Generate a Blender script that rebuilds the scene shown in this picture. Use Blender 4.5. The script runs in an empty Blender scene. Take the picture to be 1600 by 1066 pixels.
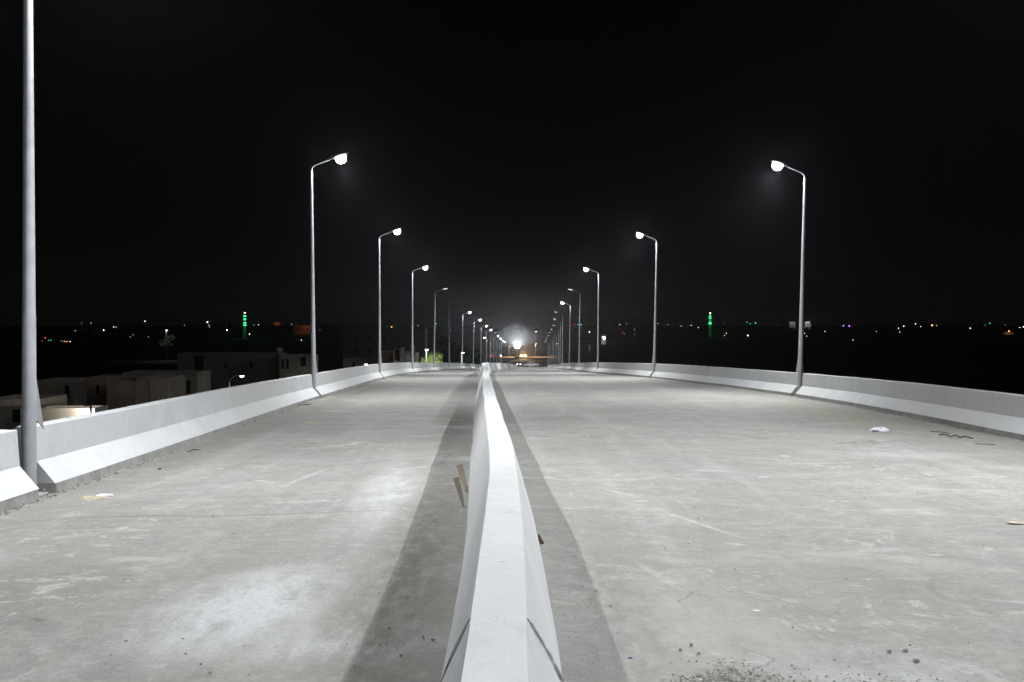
import bpy, math, random
import numpy as np
from mathutils import Vector, Matrix, Quaternion

random.seed(7)
SC = bpy.context.scene
COL = SC.collection
R = math.radians
F = 1555.6           # focal length in photo pixels (1600 px wide, 36 mm sensor, 35 mm lens)
CZ = 17.0            # camera height above the plain below the bridge
PITCH = math.atan(33 / F)

# ------------------------------------------------------------------ camera
cd = bpy.data.cameras.new('camera'); cd.lens = 35; cd.sensor_width = 36; cd.clip_end = 20000; cd.clip_start = .05
cam = bpy.data.objects.new('camera', cd); COL.objects.link(cam)
cam.location = (0, 0, CZ); cam.rotation_euler = (math.pi / 2 - PITCH, 0, 0)
SC.camera = cam

# ------------------------------------------------------------------ night sky
W = bpy.data.worlds.new('World'); SC.world = W; W.use_nodes = True
wn, wl = W.node_tree.nodes, W.node_tree.links
bg = wn['Background']
tc = wn.new('ShaderNodeTexCoord'); sx = wn.new('ShaderNodeSeparateXYZ'); rp = wn.new('ShaderNodeValToRGB')
wl.new(tc.outputs['Generated'], sx.inputs[0]); wl.new(sx.outputs['Z'], rp.inputs[0]); wl.new(rp.outputs[0], bg.inputs[0])
rp.color_ramp.elements[0].position = 0.0; rp.color_ramp.elements[0].color = (.0050, .0044, .0047, 1)
rp.color_ramp.elements[1].position = .35; rp.color_ramp.elements[1].color = (.0011, .0011, .0013, 1)
e = rp.color_ramp.elements.new(.10); e.color = (.0023, .0021, .0023, 1)
bg.inputs['Strength'].default_value = .5

# ------------------------------------------------------------------ exposure, sampling
SC.view_settings.view_transform = 'Standard'; SC.view_settings.look = 'None'
SC.view_settings.exposure = 0; SC.view_settings.gamma = 1; SC.view_settings.use_curve_mapping = False
SC.render.engine = 'CYCLES'
cy = SC.cycles
cy.use_denoising = True
cy.max_bounces = 5; cy.diffuse_bounces = 3; cy.glossy_bounces = 3; cy.transmission_bounces = 4; cy.volume_bounces = 0
cy.sample_clamp_indirect = 2.0
cy.filter_width = 1.5
LAMP_I = 3500        # watts of one bridge lamp
HAZE = .00010

# ================================================================== helpers
def ray(px, py, d):
    """the point that photo pixel (px, py) shows at the distance d along the road axis"""
    v = Vector(((px - 800) / F, 1, 0)); u = (533 - py) / F
    fy = math.cos(PITCH) + u * math.sin(PITCH); fz = -math.sin(PITCH) + u * math.cos(PITCH)
    return Vector((v.x * d / fy, d, CZ + fz * d / fy))

def curve(pts):
    X = np.array([p[0] for p in pts], float); Y = np.array([p[1] for p in pts], float)
    M = np.gradient(Y, X)
    def f(x):
        if x <= X[0]: return float(Y[0] + M[0] * (x - X[0]))
        if x >= X[-1]: return float(Y[-1] + M[-1] * (x - X[-1]))
        i = int(np.searchsorted(X, x) - 1); i = max(0, min(i, len(X) - 2)); h = X[i + 1] - X[i]; t = (x - X[i]) / h
        return float((2*t**3-3*t**2+1)*Y[i] + (t**3-2*t**2+t)*h*M[i] + (-2*t**3+3*t**2)*Y[i+1] + (t**3-t**2)*h*M[i+1])
    return f

ROADZ = curve([(-70, -1.55), (-30, -1.7), (0, -1.95), (12.7, -2.12), (36, -2.8), (57, -3.38), (80, -4.28), (102, -5.25), (125, -6.25),
               (148, -7.3), (171, -8.4), (194, -9.6), (217, -10.6), (240, -11.6), (270, -13.0), (310, -14.9), (345, -16.2), (375, -16.8), (400, -16.93)])
def rz(y): return CZ + ROADZ(y)
XL = curve([(-60, -6.0), (-30, -6.05), (0, -6.1), (12.7, -6.18), (35, -6.98), (57, -7.59), (79.5, -7.98), (102, -8.02), (125, -7.9), (148, -7.42),
            (171, -6.7), (194, -6.1), (217, -5.7), (240, -5.25), (270, -4.7)])
XR = curve([(-60, 9.6), (-30, 9.8), (0, 10.0), (14.2, 10.25), (36.5, 10.56), (58.8, 8.4), (81, 7.0), (103.5, 6.98), (126, 7.25), (148, 7.5),
            (170, 8.2), (193, 8.95), (215, 9.5), (237, 9.9), (260, 10.4), (290, 11)])
XM = curve([(-40, 0), (0, -.06), (9, -.09), (14, -.27), (25, -.62), (42, -1.12), (60, -1.68), (80, -2.1), (100, -2.2), (125, -1.9), (150, -1.1),
            (175, -.1), (200, .85)])

def rzx(x, y):
    """road height with the crossfall of the near stretch"""
    w = min(1, max(0, (35 - y) / 22)); w = w * w * (3 - 2 * w)
    return rz(y) - .021 * w * min(6.2, abs(x - XM(y)))

class MB:
    """collects faces; build() links them as one mesh object"""
    def __init__(s): s.v, s.f, s.m, s.sm = [], [], [], []
    def add(s, vs, fs, mat=0, smooth=False):
        o = len(s.v); s.v += [tuple(v) for v in vs]
        for f in fs: s.f.append([i + o for i in f]); s.m.append(mat); s.sm.append(smooth)
        return s
    def box(s, c, d, mat=0, rz=0, M=None, bev=0):
        x, y, z = d[0] / 2, d[1] / 2, d[2] / 2
        if bev > 0:
            b = min(bev, x * .9, y * .9, z * .9); vs = []; 
            for zz, ins in ((-z, b), (-z + b, 0), (z - b, 0), (z, b)):
                for (sx_, sy_) in ((-1, -1), (1, -1), (1, 1), (-1, 1)):
                    vs.append((sx_ * (x - ins), sy_ * (y - ins), zz))
            fs = [(3, 2, 1, 0), (12, 13, 14, 15)]
            for k in range(3):
                for i in range(4): j = (i + 1) % 4; fs.append((k*4+i, k*4+j, k*4+4+j, k*4+4+i))
        else:
            vs = [(-x,-y,-z),(x,-y,-z),(x,y,-z),(-x,y,-z),(-x,-y,z),(x,-y,z),(x,y,z),(-x,y,z)]
            fs = [(3,2,1,0),(4,5,6,7),(0,1,5,4),(1,2,6,5),(2,3,7,6),(3,0,4,7)]
        T = Matrix.Translation(c) @ (M if M is not None else Matrix.Rotation(rz, 4, 'Z'))
        return s.add([T @ Vector(v) for v in vs], fs, mat)
    def tube(s, path, rad, n=10, mat=0, cap=True, smooth=True):
        P = [Vector(p) for p in path]; k = len(P)
        if not hasattr(rad, '__len__'): rad = [rad] * k
        vs = []; prev = None
        for i in range(k):
            t = (P[min(i+1, k-1)] - P[max(i-1, 0)]).normalized()
            if prev is None:
                a = Vector((1, 0, 0)) if abs(t.x) < .8 else Vector((0, 1, 0))
                a = (a - t * a.dot(t)).normalized()
            else: a = (prev - t * prev.dot(t)).normalized()
            prev = a; b = t.cross(a)
            for j in range(n):
                q = 2 * math.pi * j / n; vs.append(P[i] + (a * math.cos(q) + b * math.sin(q)) * rad[i])
        fs = [(i*n+j, i*n+(j+1) % n, (i+1)*n+(j+1) % n, (i+1)*n+j) for i in range(k-1) for j in range(n)]
        s.add(vs, fs, mat, smooth)
        if cap:
            s.add(vs[:n], [tuple(range(n))[::-1]], mat); s.add(vs[-n:], [tuple(range(n))], mat)
        return s
    def loft(s, secs, mat=0, cap=True, closed=True, smooth=False):
        n = len(secs[0]); vs = [p for q in secs for p in q]; fs = []
        for i in range(len(secs) - 1):
            for j in range(n if closed else n - 1):
                k = (j + 1) % n; fs.append((i*n+j, i*n+k, (i+1)*n+k, (i+1)*n+j))
        s.add(vs, fs, mat, smooth)
        if cap: s.add(secs[0], [tuple(range(n))[::-1]], mat); s.add(secs[-1], [tuple(range(n))], mat)
        return s
    def lathe(s, prof, n=16, c=(0, 0, 0), mat=0, smooth=True, sx=1, sy=1):
        vs = [(c[0] + r*math.cos(2*math.pi*j/n)*sx, c[1] + r*math.sin(2*math.pi*j/n)*sy, c[2] + z) for r, z in prof for j in range(n)]
        fs = [(i*n+j, i*n+(j+1) % n, (i+1)*n+(j+1) % n, (i+1)*n+j) for i in range(len(prof)-1) for j in range(n)]
        s.add(vs, fs, mat, smooth)
        s.add(vs[:n], [tuple(range(n))[::-1]], mat); s.add(vs[-n:], [tuple(range(n))], mat)
        return s
    def mesh(s, name, mats):
        me = bpy.data.meshes.new(name); me.from_pydata(s.v, [], s.f)
        for m in (mats if isinstance(mats, (list, tuple)) else [mats]): me.materials.append(m)
        me.polygons.foreach_set('material_index', s.m); me.polygons.foreach_set('use_smooth', s.sm); me.update()
        import bmesh
        b = bmesh.new(); b.from_mesh(me); bmesh.ops.recalc_face_normals(b, faces=b.faces) if len(s.f) < 20000 else None; b.to_mesh(me); b.free()
        return me
    def build(s, name, mats, parent=None): return link(name, s.mesh(name, mats), parent)

def link(name, me, parent=None, loc=None, rot=None):
    o = bpy.data.objects.new(name, me); COL.objects.link(o)
    if parent: o.parent = parent
    if loc is not None: o.location = loc
    if rot is not None: o.rotation_euler = rot
    return o
def tag(o, label, cat, group=None, kind=None):
    if label: o['label'] = label
    if cat: o['category'] = cat
    if group: o['group'] = group
    if kind: o['kind'] = kind
    return o
def thing(name, label, cat, loc=(0, 0, 0), rz=0, group=None):
    o = bpy.data.objects.new(name, None); COL.objects.link(o); o.location = loc; o.rotation_euler = (0, 0, rz)
    return tag(o, label, cat, group)
def lamp_light(parent, kind, loc, power, color, radius=.1, rot=None, size=None, blend=.3):
    l = bpy.data.lights.new('lamp_light', kind); l.energy = power; l.color = color; l.shadow_soft_size = radius
    if kind == 'SPOT': l.spot_size = size; l.spot_blend = blend
    o = bpy.data.objects.new('lamp_light', l); COL.objects.link(o); o.parent = parent; o.location = loc
    if rot: o.rotation_euler = rot
    return o

# ------------------------------------------------------------------ materials
def mat(name):
    m = bpy.data.materials.new(name); m.use_nodes = True
    return m, m.node_tree.nodes, m.node_tree.links, m.node_tree.nodes['Principled BSDF']
def nz(n, l, vec, scale, detail=6, rough=.6, lo=.35, hi=.65, mscale=None, dist=0, loc=(0,0,0)):
    if mscale or loc != (0,0,0):
        mp = n.new('ShaderNodeMapping'); mp.inputs['Scale'].default_value = mscale or (1,1,1); mp.inputs['Location'].default_value = loc
        l.new(vec, mp.inputs[0]); vec = mp.outputs[0]
    t = n.new('ShaderNodeTexNoise'); t.inputs['Scale'].default_value = scale; t.inputs['Detail'].default_value = detail
    t.inputs['Roughness'].default_value = rough; t.inputs['Distortion'].default_value = dist
    l.new(vec, t.inputs['Vector'])
    r = n.new('ShaderNodeMapRange'); r.inputs[1].default_value = lo; r.inputs[2].default_value = hi; l.new(t.outputs[0], r.inputs[0])
    return r.outputs[0]
def mul(n, l, a, b):
    m = n.new('ShaderNodeMath'); m.operation = 'MULTIPLY'
    for i, v in enumerate((a, b)):
        if isinstance(v, (int, float)): m.inputs[i].default_value = v
        else: l.new(v, m.inputs[i])
    return m.outputs[0]
def mix(n, l, fac, a, b, mode='MIX'):
    m = n.new('ShaderNodeMix'); m.data_type = 'RGBA'; m.blend_type = mode
    if isinstance(fac, (int, float)): m.inputs[0].default_value = fac
    else: l.new(fac, m.inputs[0])
    for i, v in ((6, a), (7, b)):
        if isinstance(v, tuple): m.inputs[i].default_value = v + (1,) if len(v) == 3 else v
        else: l.new(v, m.inputs[i])
    return m.outputs[2]
def bump(n, l, b, h, strength, dist):
    x = n.new('ShaderNodeBump'); x.inputs['Strength'].default_value = strength; x.inputs['Distance'].default_value = dist
    l.new(h, x.inputs['Height']); l.new(x.outputs[0], b.inputs['Normal']); return x
def ocoord(n): return n.new('ShaderNodeTexCoord').outputs['Object']

def rough_mat(name, c1, c2, scale=3, rough=.85, bump_s=.3, bump_d=.01, fine=40, metallic=0, spec=.3):
    m, n, l, b = mat(name); v = ocoord(n)
    a = nz(n, l, v, scale, 8, .65); f = nz(n, l, v, fine, 4, .6)
    c = mix(n, l, a, c1, c2); c = mix(n, l, mul(n, l, f, .25), c, tuple(x * .7 for x in c1))
    l.new(c, b.inputs['Base Color']); b.inputs['Roughness'].default_value = rough; b.inputs['Metallic'].default_value = metallic
    b.inputs['Specular IOR Level'].default_value = spec
    if bump_s: bump(n, l, b, f, bump_s, bump_d)
    return m
def emit(name, color, strength, sample=False):
    m = bpy.data.materials.new(name); m.use_nodes = True; n = m.node_tree.nodes; n.clear()
    e = n.new('ShaderNodeEmission'); e.inputs[0].default_value = color + (1,); e.inputs[1].default_value = strength
    o = n.new('ShaderNodeOutputMaterial'); m.node_tree.links.new(e.outputs[0], o.inputs[0])
    if not sample: m.cycles.emission_sampling = 'NONE'
    return m

def white_paint():
    m, n, l, b = mat('painted_concrete'); v = ocoord(n)
    big = nz(n, l, v, .9, 6, .6, .3, .7); mid = nz(n, l, v, 5, 8, .7, .52, .75); fine = nz(n, l, v, 70, 5, .7, .3, .7)
    drip = nz(n, l, v, 2.2, 6, .6, .55, .8, (3.0, 3.0, .35))
    c = mix(n, l, big, (.74, .74, .735), (.64, .65, .665))
    tone = nz(n, l, v, .13, 2, .4, .49, .515); tone2 = nz(n, l, v, .6, 4, .7, .56, .60, None, .4, (5, 1, 0)); chip = nz(n, l, v, 9, 6, .7, .655, .68, None, .3, (1, 2, 8))
    c = mix(n, l, mul(n, l, tone, .55), c, (.66, .645, .61)); c = mix(n, l, mul(n, l, tone2, .35), c, (.58, .59, .61))
    c = mix(n, l, mul(n, l, chip, .5), c, (.36, .35, .33))
    c = mix(n, l, mul(n, l, mid, .30), c, (.52, .51, .48))
    c = mix(n, l, mul(n, l, drip, .30), c, (.45, .44, .41))
    c = mix(n, l, mul(n, l, fine, .10), c, (.55, .55, .55))
    # hairline casting joint across the top of the near median
    mp = n.new('ShaderNodeMapping'); mp.vector_type = 'TEXTURE'; mp.inputs['Location'].default_value = (-.07, 4.72, CZ - 1.2); mp.inputs['Scale'].default_value = (.16, .012, .6)
    l.new(v, mp.inputs[0]); g = n.new('ShaderNodeTexGradient'); g.gradient_type = 'SPHERICAL'; l.new(mp.outputs[0], g.inputs[0])
    jf = mul(n, l, mul(n, l, g.outputs[1], nz(n, l, v, 14, 3, .6, .4, .6)), 1.4); c = mix(n, l, jf, c, (.40, .42, .45))
    l.new(c, b.inputs['Base Color']); b.inputs['Roughness'].default_value = .75; b.inputs['Specular IOR Level'].default_value = .25
    hh = n.new('ShaderNodeMath'); hh.operation = 'MULTIPLY_ADD'; l.new(mid, hh.inputs[0]); hh.inputs[1].default_value = 1.5; l.new(fine, hh.inputs[2])
    bump(n, l, b, hh.outputs[0], .4, .010)
    return m
M = {}
M['white'] = white_paint()
M['plinth'] = rough_mat('bare_concrete', (.50, .49, .47), (.31, .30, .28), 2.5, .9, .5, .012, 45)
M['steel'] = rough_mat('galvanised_steel', (.56, .57, .60), (.42, .43, .46), 4, .46, .05, .002, 60, metallic=.3, spec=.5)
M['steel_dark'] = rough_mat('grey_casting', (.22, .22, .23), (.16, .16, .17), 6, .5, .05, .002, 60, metallic=.5)
M['lens'] = emit('glowing_lens', (.92, .98, 1.0), 14)
M['lens_dim'] = emit('dim_glowing_lens', (.90, .97, 1.0), 4)
M['lens_off'] = rough_mat('unlit_lens', (.35, .36, .37), (.3, .3, .31), 5, .2, 0)

def road_mat():
    m, n, l, b = mat('dusty_road_concrete'); v = ocoord(n)
    big = nz(n, l, v, .22, 6, .55, .35, .68); med = nz(n, l, v, .9, 9, .68, .36, .66)
    trans = nz(n, l, v, 1.0, 8, .62, .50, .72, (.5, 1.2, 1), .8)           # streaks across
    longi = nz(n, l, v, 1.0, 6, .6, .50, .72, (1.5, .10, 1), .3)             # wheel dust along
    diag = nz(n, l, v, 1.0, 7, .6, .60, .72, (.9, 1.9, 1), 1.5, (5, 3, 0))
    fine = nz(n, l, v, 26, 8, .75, .3, .7); grit = nz(n, l, v, 110, 3, .7, .56, .72)
    spot = nz(n, l, v, 3.2, 5, .6, .665, .73, None, .4, (9, 2, 1)); wspot = nz(n, l, v, 2.6, 5, .55, .66, .72, (1, 1.25, 1), .3, (2, 7, 3))
    c = mix(n, l, big, (.318, .302, .276), (.428, .410, .380))
    c = mix(n, l, mul(n, l, med, .75), c, (.255, .243, .224))
    c = mix(n, l, mul(n, l, trans, .55), c, (.50, .485, .455))
    c = mix(n, l, mul(n, l, longi, .50), c, (.52, .51, .49))
    c = mix(n, l, mul(n, l, diag, .45), c, (.56, .55, .525))
    pink = nz(n, l, v, .55, 6, .65, .50, .70, None, .5, (11, 17, 0)); blu = nz(n, l, v, .45, 6, .65, .52, .72, None, .5, (3, 27, 0))
    c = mix(n, l, mul(n, l, pink, .22), c, (.44, .40, .35)); c = mix(n, l, mul(n, l, blu, .40), c, (.30, .315, .325))
    m2 = nz(n, l, v, 4.5, 8, .75, .40, .66, None, .6, (4, 1, 6)); m3 = nz(n, l, v, 9, 8, .8, .52, .74, None, .3, (1, 9, 6))
    c = mix(n, l, mul(n, l, m2, .50), c, (.225, .217, .203)); c = mix(n, l, mul(n, l, m3, .50), c, (.60, .59, .565))
    msk = nz(n, l, v, .33, 5, .65, .42, .60, None, .6, (41, 7, 2))
    for (sc_, lo_, hi_, amt_, col_, ms_, lc_) in ((1.3, .59, .62, .48, (.60, .59, .565), (1.0, 1.5, 1), (7, 3, 1)), (2.4, .60, .63, .46, (.62, .61, .59), (1.3, .9, 1), (1, 13, 5)),
                                    (.8, .60, .65, .45, (.20, .192, .178), (1.2, .8, 1), (17, 2, 3)), (5.5, .62, .66, .55, (.62, .61, .58), (1, 1.2, 1), (3, 3, 8)),
                                    (6.5, .63, .67, .55, (.16, .152, .14), (1, 1, 1), (8, 6, 2)), (17, .62, .68, .5, (.17, .162, .15), (1, 1, 1), (2, 6, 9))):
        c = mix(n, l, mul(n, l, mul(n, l, nz(n, l, v, sc_, 9, .72, lo_, hi_, ms_, .9, lc_), msk), amt_ * 1.25), c, col_)
    yel = nz(n, l, v, .35, 5, .6, .55, .75, None, 0, (31, 4, 0))
    c = mix(n, l, mul(n, l, yel, .35), c, (.42, .385, .30))
    # a spill of pale dust on the left carriageway
    def patch(c, x, y, sx_, sy_, rot, col, amt, nscale=2.5):
        mp = n.new('ShaderNodeMapping'); mp.vector_type = 'TEXTURE'
        mp.inputs['Location'].default_value = (x, y, 0); mp.inputs['Rotation'].default_value = (0, 0, rot); mp.inputs['Scale'].default_value = (sx_, sy_, 999)
        l.new(v, mp.inputs[0]); g = n.new('ShaderNodeTexGradient'); g.gradient_type = 'SPHERICAL'; l.new(mp.outputs[0], g.inputs[0])
        q = nz(n, l, v, nscale, 8, .7, .30, .62, (1.6, .6, 1))
        f = mul(n, l, mul(n, l, g.outputs[1], q), amt); cl = n.new('ShaderNodeClamp'); l.new(f, cl.inputs[0])
        return mix(n, l, cl.outputs[0], c, col)
    c = patch(c, -1.95, 7.2, .75, 1.5, -.1, (.62, .62, .62), 2.0)
    c = patch(c, -1.55, 12.5, .45, 3.2, .05, (.56, .555, .54), 1.5)
    c = patch(c, -1.15, 6.3, 1.0, .5, 0, (.58, .58, .57), 1.3)
    c = patch(c, -5.2, 8.6, 1.2, .8, .5, (.50, .495, .48), 1.0)
    c = patch(c, 1.2, 6.4, .9, 2.4, .1, (.47, .45, .41), 1.1)
    c = patch(c, 2.1, 5.6, 1.0, .8, .2, (.52, .52, .51), 1.4)
    c = patch(c, 6.6, 17.2, 1.6, .8, .2, (.46, .47, .47), 1.2)
    c = patch(c, -1.35, 24, .55, 8, .03, (.15, .132, .108), .9)  # stain left of the median, with part of its shadow painted in
    c = patch(c, -3.5, 10.9, 2.8, .07, .02, (.20, .19, .175), 1.5, 3)
    c = patch(c, 1.94, 10.5, .05, .95, .366, (.60, .59, .57), 1.5, 6)
    for (qx, qy, a_, b_, r_, am) in ((1.35, 12.4, .04, .5, .5, 1.8), (4.6, 11.6, .5, .10, .3, 1.4), (5.8, 13.2, .6, .08, -.2, 1.5), (3.4, 9.2, .3, .09, .4, 1.3), (6.0, 10.0, .5, .06, .1, 1.6), (4.9, 16.0, .7, .10, .2, 1.3),
                                     (2.9, 14.6, .35, .14, .2, 1.3), (3.9, 7.4, .35, .06, -.1, 1.5), (1.2, 8.1, .05, .5, .25, 1.5), (7.4, 13.4, .5, .07, .3, 1.4), (-5.6, 9.3, .35, .10, .8, 1.5), (-4.6, 7.1, .12, .05, .5, 1.8),
                                     (-3.0, 18.5, .7, .16, 0, 1.4), (-2.4, 24.5, .9, .25, 0, 1.3), (-3.6, 6.0, .20, .05, .6, 1.6), (-2.9, 14.0, .06, 1.2, -.12, 1.4)):
        c = patch(c, qx, qy, a_ * 1.25, b_ * 1.15, r_, (.55, .54, .525), am * .72, 6)
    c = patch(c, 5.9, 11.0, .04, 1.9, -1.1, (.20, .19, .175), 1.3, 5)
    c = patch(c, 8.9, 27, 1.5, 11, 0, (.36, .355, .26), 1.3, 1.5)
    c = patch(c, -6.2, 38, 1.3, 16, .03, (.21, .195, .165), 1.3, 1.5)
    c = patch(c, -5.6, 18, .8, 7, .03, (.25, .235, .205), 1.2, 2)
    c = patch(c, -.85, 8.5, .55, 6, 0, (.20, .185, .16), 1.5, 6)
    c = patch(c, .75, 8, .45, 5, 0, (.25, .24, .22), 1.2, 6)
    c = patch(c, -.75, 15.6, .55, .5, 0, (.50, .495, .48), 1.7)
    c = patch(c, -1.1, 22, 1.0, .55, 0, (.50, .495, .48), 1.7)
    c = patch(c, 4.6, 5.2, 1.2, .35, .3, (.13, .125, .12), 1.3, 5)
    c = patch(c, 2.35, 5.0, .8, .4, .1, (.14, .13, .12), 1.6, 6)
    c = mix(n, l, mul(n, l, fine, .32), c, (.22, .21, .195))
    c = mix(n, l, mul(n, l, grit, .30), c, (.50, .49, .47))
    c = mix(n, l, mul(n, l, wspot, .45), c, (.56, .555, .54))
    c = mix(n, l, mul(n, l, spot, .45), c, (.14, .108, .10))
    # winding shrinkage cracks
    vo = n.new('ShaderNodeTexVoronoi'); vo.feature = 'DISTANCE_TO_EDGE'; vo.inputs['Scale'].default_value = .16
    nn = n.new('ShaderNodeTexNoise'); nn.inputs['Scale'].default_value = .8; nn.inputs['Detail'].default_value = 6; l.new(v, nn.inputs['Vector'])
    vm = n.new('ShaderNodeVectorMath'); vm.operation = 'MULTIPLY_ADD'; l.new(nn.outputs['Color'], vm.inputs[0]); vm.inputs[1].default_value = (2.2, 2.2, 0); l.new(v, vm.inputs[2])
    l.new(vm.outputs[0], vo.inputs['Vector'])
    r = n.new('ShaderNodeMapRange'); r.inputs[1].default_value = .0008; r.inputs[2].default_value = .0030; r.inputs[3].default_value = 1; r.inputs[4].default_value = 0
    l.new(vo.outputs[0], r.inputs[0]); br = nz(n, l, v, .5, 4, .6, .5, .62)
    c = mix(n, l, mul(n, l, mul(n, l, r.outputs[0], br), .55), c, (.13, .125, .12))
    l.new(c, b.inputs['Base Color']); b.inputs['Roughness'].default_value = .85; b.inputs['Specular IOR Level'].default_value = .25
    h = n.new('ShaderNodeMath'); h.operation = 'ADD'; l.new(mul(n, l, fine, .5), h.inputs[0]); l.new(mul(n, l, med, 1.2), h.inputs[1])
    bump(n, l, b, h.outputs[0], .8, .018)
    return m
M['road'] = road_mat()
M['earth'] = rough_mat('dark_earth', (.055, .048, .038), (.035, .032, .026), .02, .95, 0, 0, .4)
M['render_wall'] = rough_mat('grey_render', (.60, .53, .45), (.37, .325, .28), .5, .9, .3, .02, 6)
M['brick_wall'] = rough_mat('brown_block', (.42, .345, .28), (.26, .22, .18), .6, .9, .4, .02, 8)
M['dark_block'] = rough_mat('dark_block', (.13, .112, .095), (.085, .075, .065), .6, .9, .4, .02, 8)
M['pink_wall'] = rough_mat('salmon_render', (.50, .27, .19), (.42, .24, .17), .5, .85, .2, .01, 8)
M['pale_wall'] = rough_mat('pale_render', (.60, .57, .52), (.48, .46, .42), .5, .85, .2, .01, 8)
M['dark_opening'] = rough_mat('dark_opening', (.012, .011, .010), (.02, .018, .016), 1, .6, 0)
M['wood'] = rough_mat('weathered_timber', (.58, .51, .41), (.44, .38, .30), 8, .8, .4, .004, 60)
M['twig'] = rough_mat('dry_twig', (.10, .075, .05), (.06, .045, .03), 20, .85, .3, .003, 90)
M['paper'] = rough_mat('crumpled_paper', (.56, .49, .37), (.44, .37, .27), 12, .8, .3, .004, 60)
M['plastic'] = rough_mat('white_plastic', (.78, .79, .82), (.68, .69, .72), 9, .35, .2, .004, 40)
M['blue'] = rough_mat('blue_plastic', (.04, .10, .30), (.03, .08, .24), 9, .4, .1, .002, 40)
M['stone'] = rough_mat('pale_stone', (.48, .46, .42), (.34, .33, .30), 30, .85, .4, .004, 120)
M['stone_dark'] = rough_mat('dark_clod', (.28, .27, .25), (.18, .17, .155), 30, .9, .4, .004, 120)
M['bark'] = rough_mat('bark', (.09, .07, .05), (.05, .04, .03), 4, .9, .5, .02, 20)
M['car_white'] = rough_mat('white_car_paint', (.74, .74, .74), (.66, .66, .66), 1, .3, 0, spec=.5)
M['car_dark'] = rough_mat('dark_car_paint', (.03, .03, .035), (.02, .02, .025), 1, .35, 0, spec=.5)
M['glass'] = rough_mat('dark_glass', (.015, .017, .02), (.02, .022, .025), 1, .08, 0, spec=.6)
M['tyre'] = rough_mat('tyre_rubber', (.02, .02, .02), (.014, .014, .014), 6, .8, 0)
M['asphalt'] = rough_mat('pale_dust_road', (.34, .30, .25), (.26, .23, .19), .2, .9, 0, 0, 2)
def leaf_mat(name, a, b_):
    m, n, l, b = mat(name); v = ocoord(n)
    c = mix(n, l, nz(n, l, v, .9, 4, .6), a, b_)
    l.new(c, b.inputs['Base Color']); b.inputs['Roughness'].default_value = .6; b.inputs['Specular IOR Level'].default_value = .2
    return m
M['leaf'] = leaf_mat('leaf', (.085, .12, .035), (.05, .08, .025))
M['leaf_lit'] = leaf_mat('lit_leaf', (.17, .22, .06), (.10, .15, .04))  # lighter leaf copy: lamplight on two trees put into their colour
M['leaf_dark'] = leaf_mat('dark_leaf', (.035, .055, .025), (.022, .038, .018))

# ================================================================== the setting
def sheet(name, pts, z, m, kind='structure'):
    b = MB(); b.add([(x, y, z) for x, y in pts], [tuple(range(len(pts)))])
    o = b.build(name, m); o['kind'] = kind; return o
sheet('ground', [(-2900, -300), (2900, -300), (2900, 2950), (-2900, 2950)], 0, M['earth'])
mw, n, l, b = mat('river_water'); b.inputs['Base Color'].default_value = (.010, .012, .014, 1); b.inputs['Roughness'].default_value = .12
bump(n, l, b, nz(n, l, ocoord(n), .5, 4, .6, .2, .8, (.35, 1.2, 1)), .12, .3)
sheet('river', [(19, 345), (28, 345), (42, 520), (55, 680), (45, 695), (36, 660), (25, 500)], .03, mw)
sheet('crossing_road', [(-6, 446), (19, 449), (19.5, 463), (-6.5, 461)], .02, M['asphalt'])

# deck of the bridge: the running surface, its edges and underside in one solid
b = MB(); secs = []
ys = list(np.concatenate([np.arange(-60, 30, 1.0), np.arange(30, 120, 2.5), np.arange(120, 401, 6)]))
NX = 26
for y in ys:
    xl, xr = XL(y) - .45, XR(y) + .45; z = rz(y); th = min(1.1, max(.06, z + .05)); row = []
    for i in range(NX + 1):
        x = xl + (xr - xl) * i / NX
        w = .012 * math.sin(x * 1.7 + y * .23) + .010 * math.sin(x * .6 - y * .41 + 1) + .008 * math.sin(y * 1.1 + x * 2.3)
        row.append((x, y, rzx(x, y) + w))
    row += [(xr, y, z - th - .15), (xl, y, z - th - .15)]
    secs.append(row)
b.loft(secs, smooth=False)
rd = b.build('road', M['road']); rd['kind'] = 'structure'
for p in rd.data.polygons: p.use_smooth = abs(p.normal.z) > .7

# ------------------------------------------------------------------ median barrier
def noise1(y, s=0): return math.sin(y * 1.3 + s) * .5 + math.sin(y * 3.1 + s * 2.3) * .3 + math.sin(y * .47 + s * 1.7) * .6
def median_sec(y, lean=0.0, inset=0.0, wob=1.0):
    """section whose foot lies at y and whose top lies at y - lean"""
    out = []
    for u, h in ((.335, -.05), (.325, .09), (.215, .50), (.118, .835), (.108, .85), (-.108, .85), (-.118, .835), (-.215, .50), (-.325, .09), (-.335, -.05)):
        yy = y - lean * max(0, h) / .85; s = 1 if u > 0 else -1
        k = min(1, max(.25, yy / 14)) * wob
        du = noise1(yy, 1 if s > 0 else 4) * .010 * k + (noise1(yy * .5, 2) * .010 * k if h < .3 else 0)
        x = XM(yy) + u + du - s * inset * (1 if h < .84 else .2)
        out.append((x, yy, rz(yy) + h + noise1(yy, 7) * .008 * k))
    return out
b = MB(); secs = [[(x, y_ + (random.uniform(-.035, .035) if abs(x - XM(y_)) > .12 and z_ - rz(y_) < .83 else 0), z_) for x, y_, z_ in median_sec(5.42, 1.62, .0)]]
jy = 4.95
y = 5.9
lean = 1.62
while y < 200.5:
    secs.append(median_sec(y, lean)); lean *= .78 if lean > .02 else 0; y += .45 if y < 40 else (1.0 if y < 90 else 2.2)
b.loft(secs)
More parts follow.
